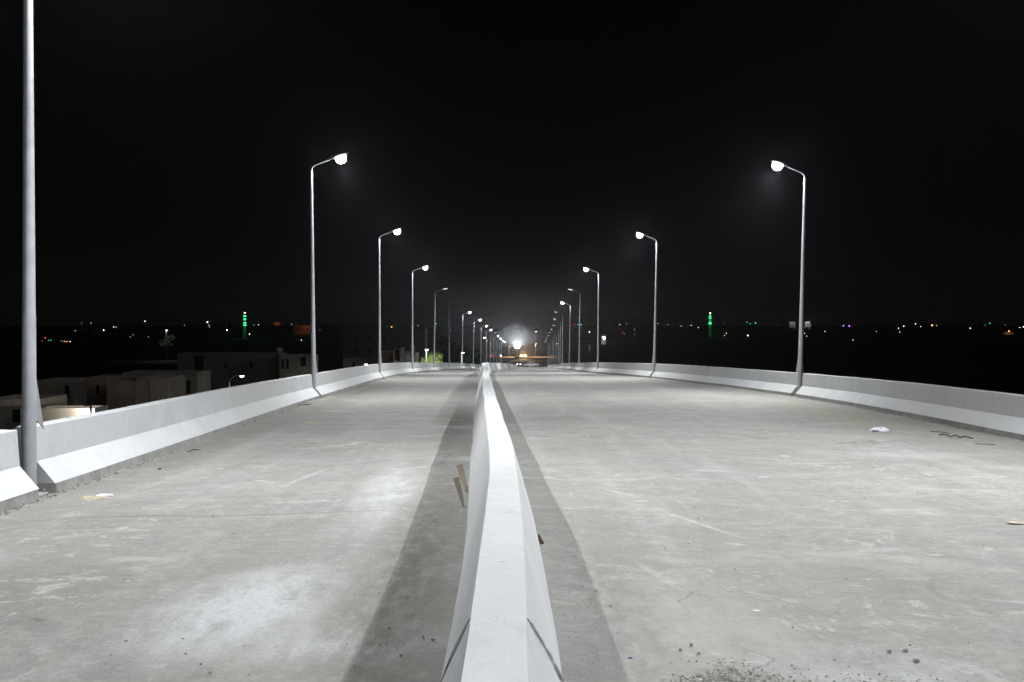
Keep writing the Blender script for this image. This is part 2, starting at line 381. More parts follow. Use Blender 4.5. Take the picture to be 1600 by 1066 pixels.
for sd, rr_ in ((1, .011), (-1, .006)):        # rough lip of mortar along the slanting joint
    pts, rads = [], []
    for k in range(26):
        q_ = k / 25; hh_ = .80 * (1 - q_) + .01; yy_ = 5.42 - 1.62 * hh_ / .85 - random.uniform(-.012, .012)
        u_ = np.interp(hh_, [0, .09, .50, .835], [.33, .325, .215, .118]) + .001
        pts.append((XM(yy_) + sd * (u_ + .004), yy_ - .012, rz(yy_) + hh_)); rads.append(rr_ * random.uniform(.25, 1.25) * (.35 + .65 * q_))
    b.tube(pts, rads, 7, smooth=False)
o = b.build('median_barrier', M['white'])
tag(o, 'long white concrete barrier snaking down the middle of the road', 'barrier')
b = MB(); secs = [median_sec(y, 0, .005) for y in np.arange(-40, 2.2, 1.5)]
for k in range(8):
    t = k / 7; y = 2.3 + t * (5.4195 - 2.3); secs.append(median_sec(y, 1.62 * t, .005))
b.loft(secs); o = b.build('median_barrier', M['white'])
tag(o, 'nearest piece of the middle barrier, below the slanting joint at the bottom edge', 'barrier')

# ------------------------------------------------------------------ side barriers
LY = [-54.2, -31.9, -9.6, 12.7, 35, 57, 79.5, 102, 125, 148, 171, 194, 217, 240, 263, 286, 309, 332]
RY = [-52.7, -30.4, -8.1, 14.2, 36.5, 58.8, 81, 103.5, 126, 148, 170, 193, 215, 237, 260, 283, 306, 329]  # the last lamp of each row is added to light the pickup
GAP = .24
ORD = ['nearest', 'second', 'third', 'fourth', 'fifth', 'sixth', 'seventh', 'eighth', 'ninth', 'tenth', 'eleventh', 'twelfth', 'thirteenth', 'fourteenth', 'fifteenth', 'sixteenth']
def side_barrier(side, y0, y1, label, group):
    XF = XL if side < 0 else XR
    prof = [(.375, .115), (.135, .40), (.105, .845), (.09, .855), (-.12, .855), (-.135, .84), (-.16, .115)]
    plin = [(.385, -.06), (.38, .115), (-.17, .115), (-.17, -.5)]
    n = max(4, int((y1 - y0) / 1.8)); A, B = [], []
    seed = random.random() * 9
    for i in range(n + 1):
        y = y0 + (y1 - y0) * i / n; x0 = XF(y) + side * .14; s = -side; zz = rzx(x0 + s * .4, y)
        A.append([(x0 + s * (u + noise1(y, seed) * .006), y, zz + h + (noise1(y, seed + 3) * .006 if h > .8 else 0)) for u, h in prof])
        B.append([(x0 + s * (u + noise1(y * 2.2, seed + 5) * .010), y, zz + h - (.003 if h > .1 else 0)) for u, h in plin])
    b = MB(); b.loft(A); o = b.build('side_barrier', M['white'])
    tag(o, label, 'barrier', group)
    b = MB(); b.loft(B); b.build('plinth', M['plinth'], o)
for side, Y, word in ((-1, LY, 'left'), (1, RY, 'right')):
    k0 = 3
    for i in range(len(Y) - 1):
        if i < k0 - 1 : continue
        if i == k0 - 1: lab = 'white concrete barrier nearest the camera, cut off by the %s picture edge' % word
        else: lab = 'white concrete barrier on the %s between its %s and %s lamp posts' % (word, ORD[i - k0], ORD[i - k0 + 1])
        if side > 0:
            lab = ('white concrete barrier running out of the right picture edge' if i == k0 else
                   'white concrete barrier beside the camera beyond the right picture edge' if i < k0 else
                   'white concrete barrier on the right between its %s and %s lamp posts' % (ORD[i - k0 - 1], ORD[i - k0]))
        side_barrier(side, Y[i] + GAP, Y[i + 1] - GAP, lab, 'white concrete barriers along the %s road edge' % word)

# ------------------------------------------------------------------ street lamps of the bridge
H = 8.0
def lamp_meshes():
    d = {}
    b = MB(); b.tube([(0, 0, 0), (0, 0, .02), (0, 0, 2.3), (0, 0, 2.31), (0, 0, 5), (0, 0, H)], [.090, .090, .082, .079, .063, .047], 18); d['pole'] = b.mesh('pole', M['steel'])
    b = MB(); b.box((0, 0, .012), (.34, .34, .024), bev=.004)
    for sx_ in (-1, 1):
        for sy_ in (-1, 1): b.tube([(sx_ * .13, sy_ * .13, .02), (sx_ * .13, sy_ * .13, .07)], .014, 6)
    d['base_plate'] = b.mesh('base_plate', M['steel'])
    b = MB(); b.box((0, -.086, .95), (.085, .012, .36), bev=.004); d['access_door'] = b.mesh('access_door', M['steel'])
    b = MB(); b.add([(.010, .085, .98), (.010, .19, .84), (.010, .085, 1.55), (-.010, .085, .98), (-.010, .19, .84), (-.010, .085, 1.55)],
                    [(0, 1, 2), (5, 4, 3), (0, 3, 4, 1), (1, 4, 5, 2), (2, 5, 3, 0)]); d['brace'] = b.mesh('brace', M['steel'])
    b = MB(); pts = [(0, 0, H - .12), (0, 0, H + .02), (.02, 0, H + .10), (.08, 0, H + .17), (.18, 0, H + .225), (.42, 0, H + .315), (.66, 0, H + .40)]
    b.tube(pts, [.029] * 3 + [.026] * 4, 12); d['arm'] = b.mesh('arm', M['steel_dark'])
    # head in its own frame: x along the arm
    b = MB(); secs = []
    for x, w, t, zz in ((-.05, .05, .05, 0), (.02, .075, .065, 0), (.10, .13, .075, .005), (.22, .16, .08, .01), (.45, .165, .07, .01), (.56, .14, .055, .005), (.62, .085, .035, 0)):
        secs.append([(x, w * math.cos(q), zz + (t * math.sin(q) if math.sin(q) > 0 else .35 * t * math.sin(q))) for q in [2 * math.pi * k / 14 for k in range(14)]])
    b.loft(secs, smooth=True); d['lamp_head'] = b.mesh('lamp_head', M['steel_dark'])
    def lens(deep, m, sy=.62, r_=.25):
        b = MB(); b.lathe([(r_ * .08, -deep), (r_ * .4, -deep * .95), (r_ * .72, -deep * .8), (r_ * .94, -deep * .5), (r_, -.02), (r_, -.012)], 18, (.34, 0, 0), sy=sy); return b.mesh('lens', m)
    d['bright'] = lens(.27, M['lens'], .95, .20); d['dim'] = lens(.035, M['lens_dim']); d['off'] = lens(.035, M['lens_off'])
    return d
LM = lamp_meshes()
def street_lamp(side, y, kind, label, group, lean=0.0, twist=0.0, toe=0.0):
    XF = XL if side < 0 else XR
    t = thing('street_lamp', label, 'street lamp', (XF(y), y, rzx(XF(y), y) - .01), 0 if side < 0 else math.pi, group)
    t.rotation_euler = (toe, lean, (0 if side < 0 else math.pi) + twist)
    if side > 0 and y < 20: t.scale = (1, 1, 1.38)      # unseen lamps stretched taller to narrow the median's cast shadow
    for nm in ('base_plate', 'pole', 'access_door', 'brace', 'arm'):
        o = link(nm, LM[nm], t)
        if nm in ('access_door', 'brace'): o.rotation_euler = (0, 0, (math.pi if side > 0 else 0) + (-.7 * -side if nm == 'brace' else math.pi * .6 * side))
    h = link('lamp_head', LM['lamp_head'], t, (.68, 0, H + .41), (0, R(-19 if kind == 'bright' else -10), 0))
    link('lens', LM[kind], h)
    col = (.93, .97, 1.0)
    if kind == 'bright':
        lamp_light(h, 'SPOT', (.34, 0, -.32), LAMP_I * (.85 if side < 0 else 1.5 if y > 20 else 2.9), col, .08, (0, R(3 if side < 0 else -9), 0), R(164), .75).scale = (.36 if side < 0 else .40, 1, 1)
        lamp_light(h, 'POINT', (.34, 0, -.305), LAMP_I * .17, col, .03)
    if kind == 'dim': lamp_light(h, 'SPOT', (.34, 0, -.09), LAMP_I, col, .10, (0, R(-6), 0), R(156), .75).scale = (.40, 1, 1)
    return t
lk = ['bright'] * 7 + ['dim', 'off', 'bright', 'bright', 'bright', 'bright', 'dim', 'bright', 'bright', 'bright', 'bright']
rk = ['bright'] * 7 + ['dim', 'bright', 'dim', 'dim', 'dim', 'dim', 'dim', 'dim', 'dim', 'dim', 'dim']
LLEAN = {3: .008, 4: -.006, 5: .0, 6: .004, 7: .02, 8: 0, 9: .012, 10: .022}
for side, Y, kinds, word in ((-1, LY, lk, 'left'), (1, RY, rk, 'right')):
    for i, y in enumerate(Y):
        k = i - 3 if side < 0 else i - 4
        if i < 1: continue
        if k < 0: lab = 'bright street lamp on the %s barrier beside the camera, outside the picture' % word if k == -1 else 'bright street lamp on the %s barrier behind the camera' % word
        else:
            what = {'bright': 'its lamp glowing bright white', 'dim': 'its lamp only a dull glint', 'off': 'its lamp dark'}[kinds[i]]
            lab = '%s galvanised lamp post along the %s barrier, %s' % (ORD[k], word, what)
            if k == 0 and side < 0: lab = 'nearest tall lamp post at left, its lamp above the picture'
        lean = LLEAN.get(i, .01) if side < 0 else (-.018 if i == 4 else -.006 * (1 + i % 3))
        street_lamp(side, y, kinds[i], lab, 'street lamps along the %s barrier' % word, lean, random.uniform(-.06, .06))

# ================================================================== town and far things
def on_ground(px, d): return (px - 800) * d / F
def slabs(b, x0, x1, y0, y1, z0, z1, m=0, bev=0): b.box(((x0+x1)/2, (y0+y1)/2, (z0+z1)/2), (x1-x0, y1-y0, z1-z0), m, bev=bev)
def house(px0, px1, ytop, d, depth, wall, label, openings=(), parapet=1.1, name='town_house', extra=None):
    """a flat-roofed house: wall shell with parapet, roof slab, windows and doors as parts; openings in photo pixels on its front"""
    p0, p1 = ray(px0, ytop, d), ray(px1, ytop, d); x0, x1, zt = p0.x, p1.x, p0.z
    t = thing(name, label, 'house', ((x0 + x1) / 2, d, 0)); cx = (x0 + x1) / 2
    depth = min(depth, 5.5); b = MB(); w = .25; a0, a1 = x0 - cx, x1 - cx
    slabs(b, a0, a1, 0, w, -.2, zt); slabs(b, a0, a1, depth - w, depth, -.2, zt); slabs(b, a0, a0 + w, w, depth - w, -.2, zt - .004); slabs(b, a1 - w, a1, w, depth - w, -.2, zt - .004)
    b.build('wall', wall, t)
    b = MB(); slabs(b, a0 + w, a1 - w, w, depth - w, zt - parapet - .2, zt - parapet); b.build('roof', M['plinth'], t)
    for (ox0, oy0, ox1, oy1, kind) in openings:
        q0, q1 = ray(ox0, oy1, d), ray(ox1, oy0, d); b = MB()
        b.box(((q0.x + q1.x) / 2 - cx, -.01, (q0.z + q1.z) / 2), (q1.x - q0.x, .06, q1.z - q0.z))
        f = b.build(kind, (M['pale_wall'] if wall != M['dark_block'] else wall) if kind != 'door' else M['dark_opening'], t)
        if kind == 'window':
            b = MB(); b.box(((q0.x + q1.x) / 2 - cx, -.05, (q0.z + q1.z) / 2), ((q1.x - q0.x) * .82, .05, (q1.z - q0.z) * .88)); b.build('pane', M['dark_opening'], f)
    return t
house(-30, 58, 624, 82, 9, M['render_wall'], 'low grey house with bare walls behind the nearest lamp post', [(20, 640, 34, 660, 'door')])
lit = house(59, 148, 638, 78, 2.6, M['pale_wall'], 'pale house with its wall lit up above the left barrier')
house(57, 110, 594, 112, 9, M['render_wall'], 'plain grey house behind the pale lit wall', [(114 - 12, 602, 108, 622, 'door')])
blue = house(111, 134, 600, 118, 7, M['pale_wall'], 'narrow house with a bluish lit wall panel between two grey houses')
house(135, 166, 589, 108, 8, M['brick_wall'], 'brown block house right of the bluish panel', [(150, 600, 156, 618, 'window')])
house(167, 212, 595, 100, 8, M['brick_wall'], 'square brown house with a straight right corner and blind front')
house(213, 262, 590, 104, 6, M['render_wall'], 'grey house with a blank front right of the brown house')
house(190, 308, 582, 124, 10, M['render_wall'], 'wide grey house with two tall dark doorways', [(262, 596, 268, 622, 'door'), (292, 595, 297, 615, 'door'), (225, 596, 232, 606, 'window')])
house(277, 436, 552, 158, 14, M['brick_wall'], 'long brown building topped by a flat parapet', [(304, 556, 318, 590, 'door'), (350, 566, 356, 576, 'window'), (390, 566, 396, 576, 'window')], .6)
dishb = house(437, 486, 555, 152, 9, M['render_wall'], 'grey building end with tall windows beside second lamp post', [(440, 560, 444, 578, 'window'), (447, 560, 452, 578, 'window'), (470, 552 + 6, 478, 572, 'door')])
house(536, 664, 514, 205, 14, M['dark_block'], 'tall dark apartment block behind the salmon house',
      [(552 + 22 * i, 525 + 18 * j, 559 + 22 * i, 534 + 18 * j, 'window') for i in range(5) for j in range(2)], .6, 'apartment_block')
house(536, 592, 561, 176, 9, M['brick_wall'], 'low brown house wall left of the salmon house', [(550, 565, 556, 575, 'window')])
pk = house(592, 614, 549, 170, 8, M['pink_wall'], 'salmon pink house with an arched doorway')
b = MB(); ww, hh = 1.0, 1.6; cz = ray(602, 562, 170).z
pts = [(-ww / 2 * 1.6, -.04, cz - 3), (ww / 2 * 1.6, -.04, cz - 3)] + [(ww * .8 * math.cos(q), -.04, cz + ww * .8 * math.sin(q)) for q in np.linspace(0, math.pi, 9)]
b.loft([pts, [(x, y + .05, z) for x, y, z in pts]]); b.build('arched_door', M['brick_wall'], pk)
wh = house(615, 650, 552, 166, 8, M['pale_wall'], 'white house with pillared balconies right of salmon house', [(616, 545, 625, 565, 'window')])
for k, (a, c, t_, bb) in enumerate(((626, 632, 543, 575), (636, 639, 548, 558), (642, 648, 540, 556))):
    q0, q1 = ray(a, bb, 165.4), ray(c, t_, 165.4); b = MB(); b.box(((q0.x + q1.x) / 2 - wh.location.x, -.7, (q0.z + q1.z) / 2), (q1.x - q0.x, .4, q1.z - q0.z)); b.build('pillar', M['pale_wall'], wh)
q0, q1 = ray(634, 563, 165), ray(651, 555, 165); b = MB(); b.box(((q0.x + q1.x) / 2 - wh.location.x, -1.0, (q0.z + q1.z) / 2), (q1.x - q0.x, 1.4, q1.z - q0.z)); b.build('balcony', M['pale_wall'], wh)
# satellite dish on the parapet
p = ray(437, 547.5, 152.2); t = thing('satellite_dish', 'round grey satellite dish standing on the long brown roof', 'satellite dish', (p.x, 152.2, ray(437, 555, 152.2).z))
b = MB(); b.tube([(0, 0, -.05), (0, 0, .75)], .03, 8); b.build('mast', M['steel'], t)
b = MB(); prof = [(.02, 0), (.2, .02), (.34, .06), (.45, .12), (.45, .135), (.2, .035), (.02, .012)]; b.lathe(prof, 18)
o = b.build('dish', M['steel'], t); o.location = (0, -.1, .8); o.rotation_euler = (R(70), 0, R(25))
b = MB(); b.tube([(0, -.1, .45), (.1, -.5, .75)], .012, 6); b.build('feed_arm', M['steel_dark'], t)

# ---- small town street lamps
def town_lamp(px, py, d, label, color, power, arm=1.0, size=.25, strength=25, group=None, zg=0, name='street_lamp', spot=R(150)):
    p = ray(px, py, d); h = p.z - zg
    t = thing(name, label, 'street lamp', (p.x - arm, d, zg), 0, group)
    b = MB(); b.tube([(0, 0, -.1), (0, 0, h - .5)], [.10, .06], 8); b.build('pole', M['steel'], t)
    b = MB(); b.tube([(0, 0, h - .55), (arm * .1, 0, h - .25), (arm * .45, 0, h - .05), (arm, 0, h + .08)], .035, 8); b.build('arm', M['steel'], t)
    b = MB(); b.lathe([(.03, .14), (size * .8, .12), (size * 1.1, .04), (size * 1.1, .0)], 12, (arm, 0, h)); hd = b.build('lamp_head', M['steel_dark'], t)
    b = MB(); b.lathe([(.03, -.16), (size * .7, -.12), (size, -.01)], 12, (arm, 0, h)); b.build('lens', emit('town_lens', color, min(strength, 9)), hd)
    if power: lamp_light(hd, 'SPOT', (arm, 0, h - .2), power, color, .15, None, spot, .3)
    return t
town_lamp(378, 587, 86, 'small curved street lamp peeping over the left barrier', (.85, .93, 1), 90, 1.1, .2, 6)
town_lamp(667, 546, 148, 'street lamp lighting the pale green tree', (.95, 1, .95), 6000, .1, .3, 30, spot=R(178))
town_lamp(723, 551, 185, 'small street lamp low in front of dark trees', (.95, .98, 1), 200, .3, .3, 15)
town_lamp(757, 527.5, 236, 'street lamp above the small tree near barrier end', (.95, .98, 1), 300, -.6, .3, 15)
town_lamp(572, 569, 120, 'low white lamp glowing just above left barrier', (.95, .98, 1), 150, .2, .2, 30)
# the lamp on the pale lit wall, bracket post with wires
p = ray(146, 634, 77.4); t = thing('wall_lamp', 'dark wall lamp post beside the pale lit wall', 'lamp', (p.x, 76.9, 0))
zt = ray(146, 630, 77.4).z
b = MB(); b.tube([(0, 0, -.1), (0, 0, zt)], .09, 8); b.box((0, 0, zt - .5), (.5, .06, .06)); b.build('post', M['steel_dark'], t)
b = MB(); b.box((-.35, 0, zt - .15), (.35, .25, .10), bev=.02); hd = b.build('lamp_head', M['steel_dark'], t)
lamp_light(t, 'SPOT', (-.35, -.2, zt - .30), 420, (1, .9, .75), .1, (R(20), R(28), 0), R(160), .4)
# bluish panel lamp
pb = ray(122, 598, 117); t = thing('wall_lamp', 'small bluish lamp over the narrow house wall', 'lamp', (pb.x, 117.2, 0))
b = MB(); b.tube([(0, .8, pb.z - .2), (0, 0, pb.z)], .03, 6); b.build('bracket', M['steel_dark'], t)
b = MB(); b.lathe([(.02, .1), (.12, .06), (.16, 0)], 10, (0, 0, pb.z)); b.build('lamp_head', M['steel_dark'], t)
lamp_light(t, 'SPOT', (0, 0, pb.z - .08), 18, (.7, .85, 1), .06, None, R(130), .5)

# ---- trees
def tree(px, ytop, d, width_px, label, m, group=None, nleaf=1600, leaf=.28, cat='tree', name='tree', zlow=.35):
    p = ray(px, ytop, d); h = p.z; w = width_px * d / F / 2
    t = thing(name, label, cat, (p.x, d, 0), 0, group); rnd = random.Random(int(px * 7 + d))
    b = MB(); b.tube([(0, 0, -.3), (.1, 0, h * .25), (-.1, .1, h * .5), (0, 0, h * .8)], [h*.028, h*.022, h*.014, h*.004], 8)
    tips = []
    for k in range(11):
        a = rnd.uniform(0, 6.28); z0 = h * rnd.uniform(.28, .6); z1 = h * rnd.uniform(zlow + .1, .92); rr = w * rnd.uniform(.35, .85)
        tip = Vector((rr * math.cos(a), rr * math.sin(a), z1)); tips.append(tip)
        b.tube([(0, 0, z0), tuple(tip * .5 + Vector((0, 0, z0 * .5 - z1 * .05))), tuple(tip)], [h*.010, h*.007, h*.002], 5)
    b.build('trunk', M['bark'], t)
    cl = [(tp, rnd.uniform(.28, .5) * w) for tp in tips] + [(Vector((rnd.uniform(-.4, .4) * w, rnd.uniform(-.4, .4) * w, h * rnd.uniform(zlow + .1, .93))), rnd.uniform(.25, .45) * w) for _ in range(9)]
    vs, fs = [], []
    for k in range(nleaf):
        c, r_ = rnd.choice(cl); q = Vector((rnd.gauss(0, 1), rnd.gauss(0, 1), rnd.gauss(0, 1) * .8)).normalized() * r_ * rnd.uniform(.35, 1.1)
        q += c
        if q.z > h: q.z = h - rnd.random() * .4
        a = Vector((rnd.gauss(0, 1), rnd.gauss(0, 1), rnd.gauss(0, 1))).normalized(); bb = a.orthogonal().normalized(); s = leaf * rnd.uniform(.6, 1.5)
        o = len(vs); vs += [q - a*s, q + bb*s*.55, q + a*s, q - bb*s*.55]; fs.append((o, o+1, o+2, o+3))
    b = MB(); b.add(vs, fs); b.build('crown', m, t)
    return t
tree(677, 546, 153, 40, 'round pale green tree lit by street lamp', M['leaf_lit'], nleaf=2200, leaf=.24)
tree(657, 557, 160, 24, 'smaller half lit tree left of the lit tree', M['leaf_lit'], nleaf=1200)
tree(700, 522, 190, 34, 'tall dark tree behind the pale green lit tree', M['leaf_dark'], 'dark trees beyond left barrier', 1800, .35)
tree(722, 530, 200, 36, 'dark tree behind the sixth left lamp post', M['leaf_dark'], 'dark trees beyond left barrier', 1800, .35)
tree(744, 540, 215, 26, 'lower dark tree right of the other dark trees', M['leaf_dark'], 'dark trees beyond left barrier', 1400, .35)
tree(761, 529, 240, 12, 'small tree under a lamp near the left barrier end', M['leaf'], None, 800, .3)
tree(262, 520.5, 420, 24, 'spreading tree lit by a yellowish lamp on the plain', M['leaf_dark'], None, 700, .6)

# a belt of far trees along the horizon, one unbroken mass
rnd = random.Random(3); b = MB(); vs, fs = [], []
for k in range(5200):
    x = rnd.uniform(-1500, 1500); yy = rnd.uniform(1500, 1700)
    hh = 6 + 2.5 * math.sin(x * .011) + 2 * math.sin(x * .037 + 1) + 1.5 * math.sin(x * .11 + 2)
    if abs(x) < 150: hh *= .8
    z = hh * rnd.random() ** .6; s = rnd.uniform(1.5, 3.6); a = rnd.uniform(0, 6.28); q = Vector((x, yy, z)); o = len(vs)
    u = Vector((math.cos(a), math.sin(a) * .5, rnd.uniform(-.4, .4))) * s; w = Vector((rnd.uniform(-.4, .4), .3, 1)) * s
    vs += [q - u, q - w, q + u, q + w]; fs.append((o, o+1, o+2, o+3))
b.add(vs, fs); o = b.build('far_trees', M['leaf_dark']); tag(o, 'dark belt of far trees along the horizon', 'trees', kind='stuff')

# ---- minarets with green lights
def minaret(px, ybase, ytip, d, label, rings):
    p = ray(px, ytip, d); hgt = p.z; s = hgt / 36.0
    t = thing('minaret', label, 'minaret', (p.x, d, 0))
    b = MB(); b.box((0, 0, hgt * .14), (5 * s, 5 * s, hgt * .28 + .2)); b.tube([(0, 0, hgt * .28), (0, 0, hgt * .9)], [2.0 * s, 1.3 * s], 8, smooth=False); b.build('tower', M['render_wall'], t)
    b = MB(); b.lathe([(1.4 * s, hgt * .9), (1.6 * s, hgt * .92), (1.0 * s, hgt * .96), (.12 * s, hgt * .985), (.08 * s, hgt)], 10); b.build('spire', M['render_wall'], t)
    g = emit('green_neon', (.05, 1.0, .30), 2.6); wgl = emit('spire_light', (1, .75, .55), 9)
    for zz, rr, th in rings:
        zc = ray(px, zz, d).z; b = MB(); rr = rr * d / F; th = th * d / F
        b.lathe([(rr * .8, zc - th / 2), (rr, zc - th * .3), (rr, zc + th * .3), (rr * .8, zc + th / 2)], 12); k = b.build('balcony', M['render_wall'], t)
        b = MB(); b.lathe([(rr * 1.05, zc - th * .28), (rr * 1.12, zc), (rr * 1.05, zc + th * .28)], 12); b.build('green_light', g, k)
    b = MB(); b.lathe([(.05, hgt * .99), (.7, hgt * .995), (.7, hgt * 1.01), (.05, hgt * 1.016)], 8); b.build('top_light', wgl, t)
    lamp_light(t, 'POINT', (0, -6, ray(px, (ybase + ytip) / 2, d).z), 1200, (.05, 1, .3), 1.0)
    return t
minaret(382.5, 511, 489, 900, 'minaret ringed with green lights at left, four bright bands', [(494, 1.9, 3), (499, 1.9, 2.5), (505, 1.9, 3), (508.5, 2.3, 2.5)])
minaret(1109.5, 508, 489.5, 950, 'slim minaret with separated green light rings at right', [(494, 1.5, 2.2), (497, 2.0, 1.6), (504, 1.6, 2), (506, 2.4, 1.8)])

# ---- far lights on the plain and the horizon
FM = {}
def far_light(px, py, col, size, strength, label, group=None):
    d = 1300 if py < 508 else max(420, min(1250, .72 * CZ * F / (py - 500)))
    p = ray(px, py, d); r = size * .60 * d / F / 2; strength *= .5
    key = (col, strength)
    if key not in FM: FM[key] = emit('far_lamp_glow', col, strength)
    b = MB(); b.tube([(0, 0, -.2), (0, 0, p.z - r)], .12, 6, 0)
    b.lathe([(r * .25, -r), (r * .8, -r * .6), (r, 0), (r * .8, r * .6), (r * .25, r)], 8, (0, 0, p.z), 1)
    o = b.build('far_lamp', [M['steel_dark'], FM[key]]); o.location = (p.x, d, 0)
    return tag(o, label, 'lamp', group)
Wt, Or, Rd, Gn, Yl, Pu, Bl, Pk = (.95, .97, 1), (1, .45, .10), (1, .06, .04), (.08, 1, .45), (1, .85, .45), (.55, .15, 1), (.2, .3, 1), (1, .45, .6)
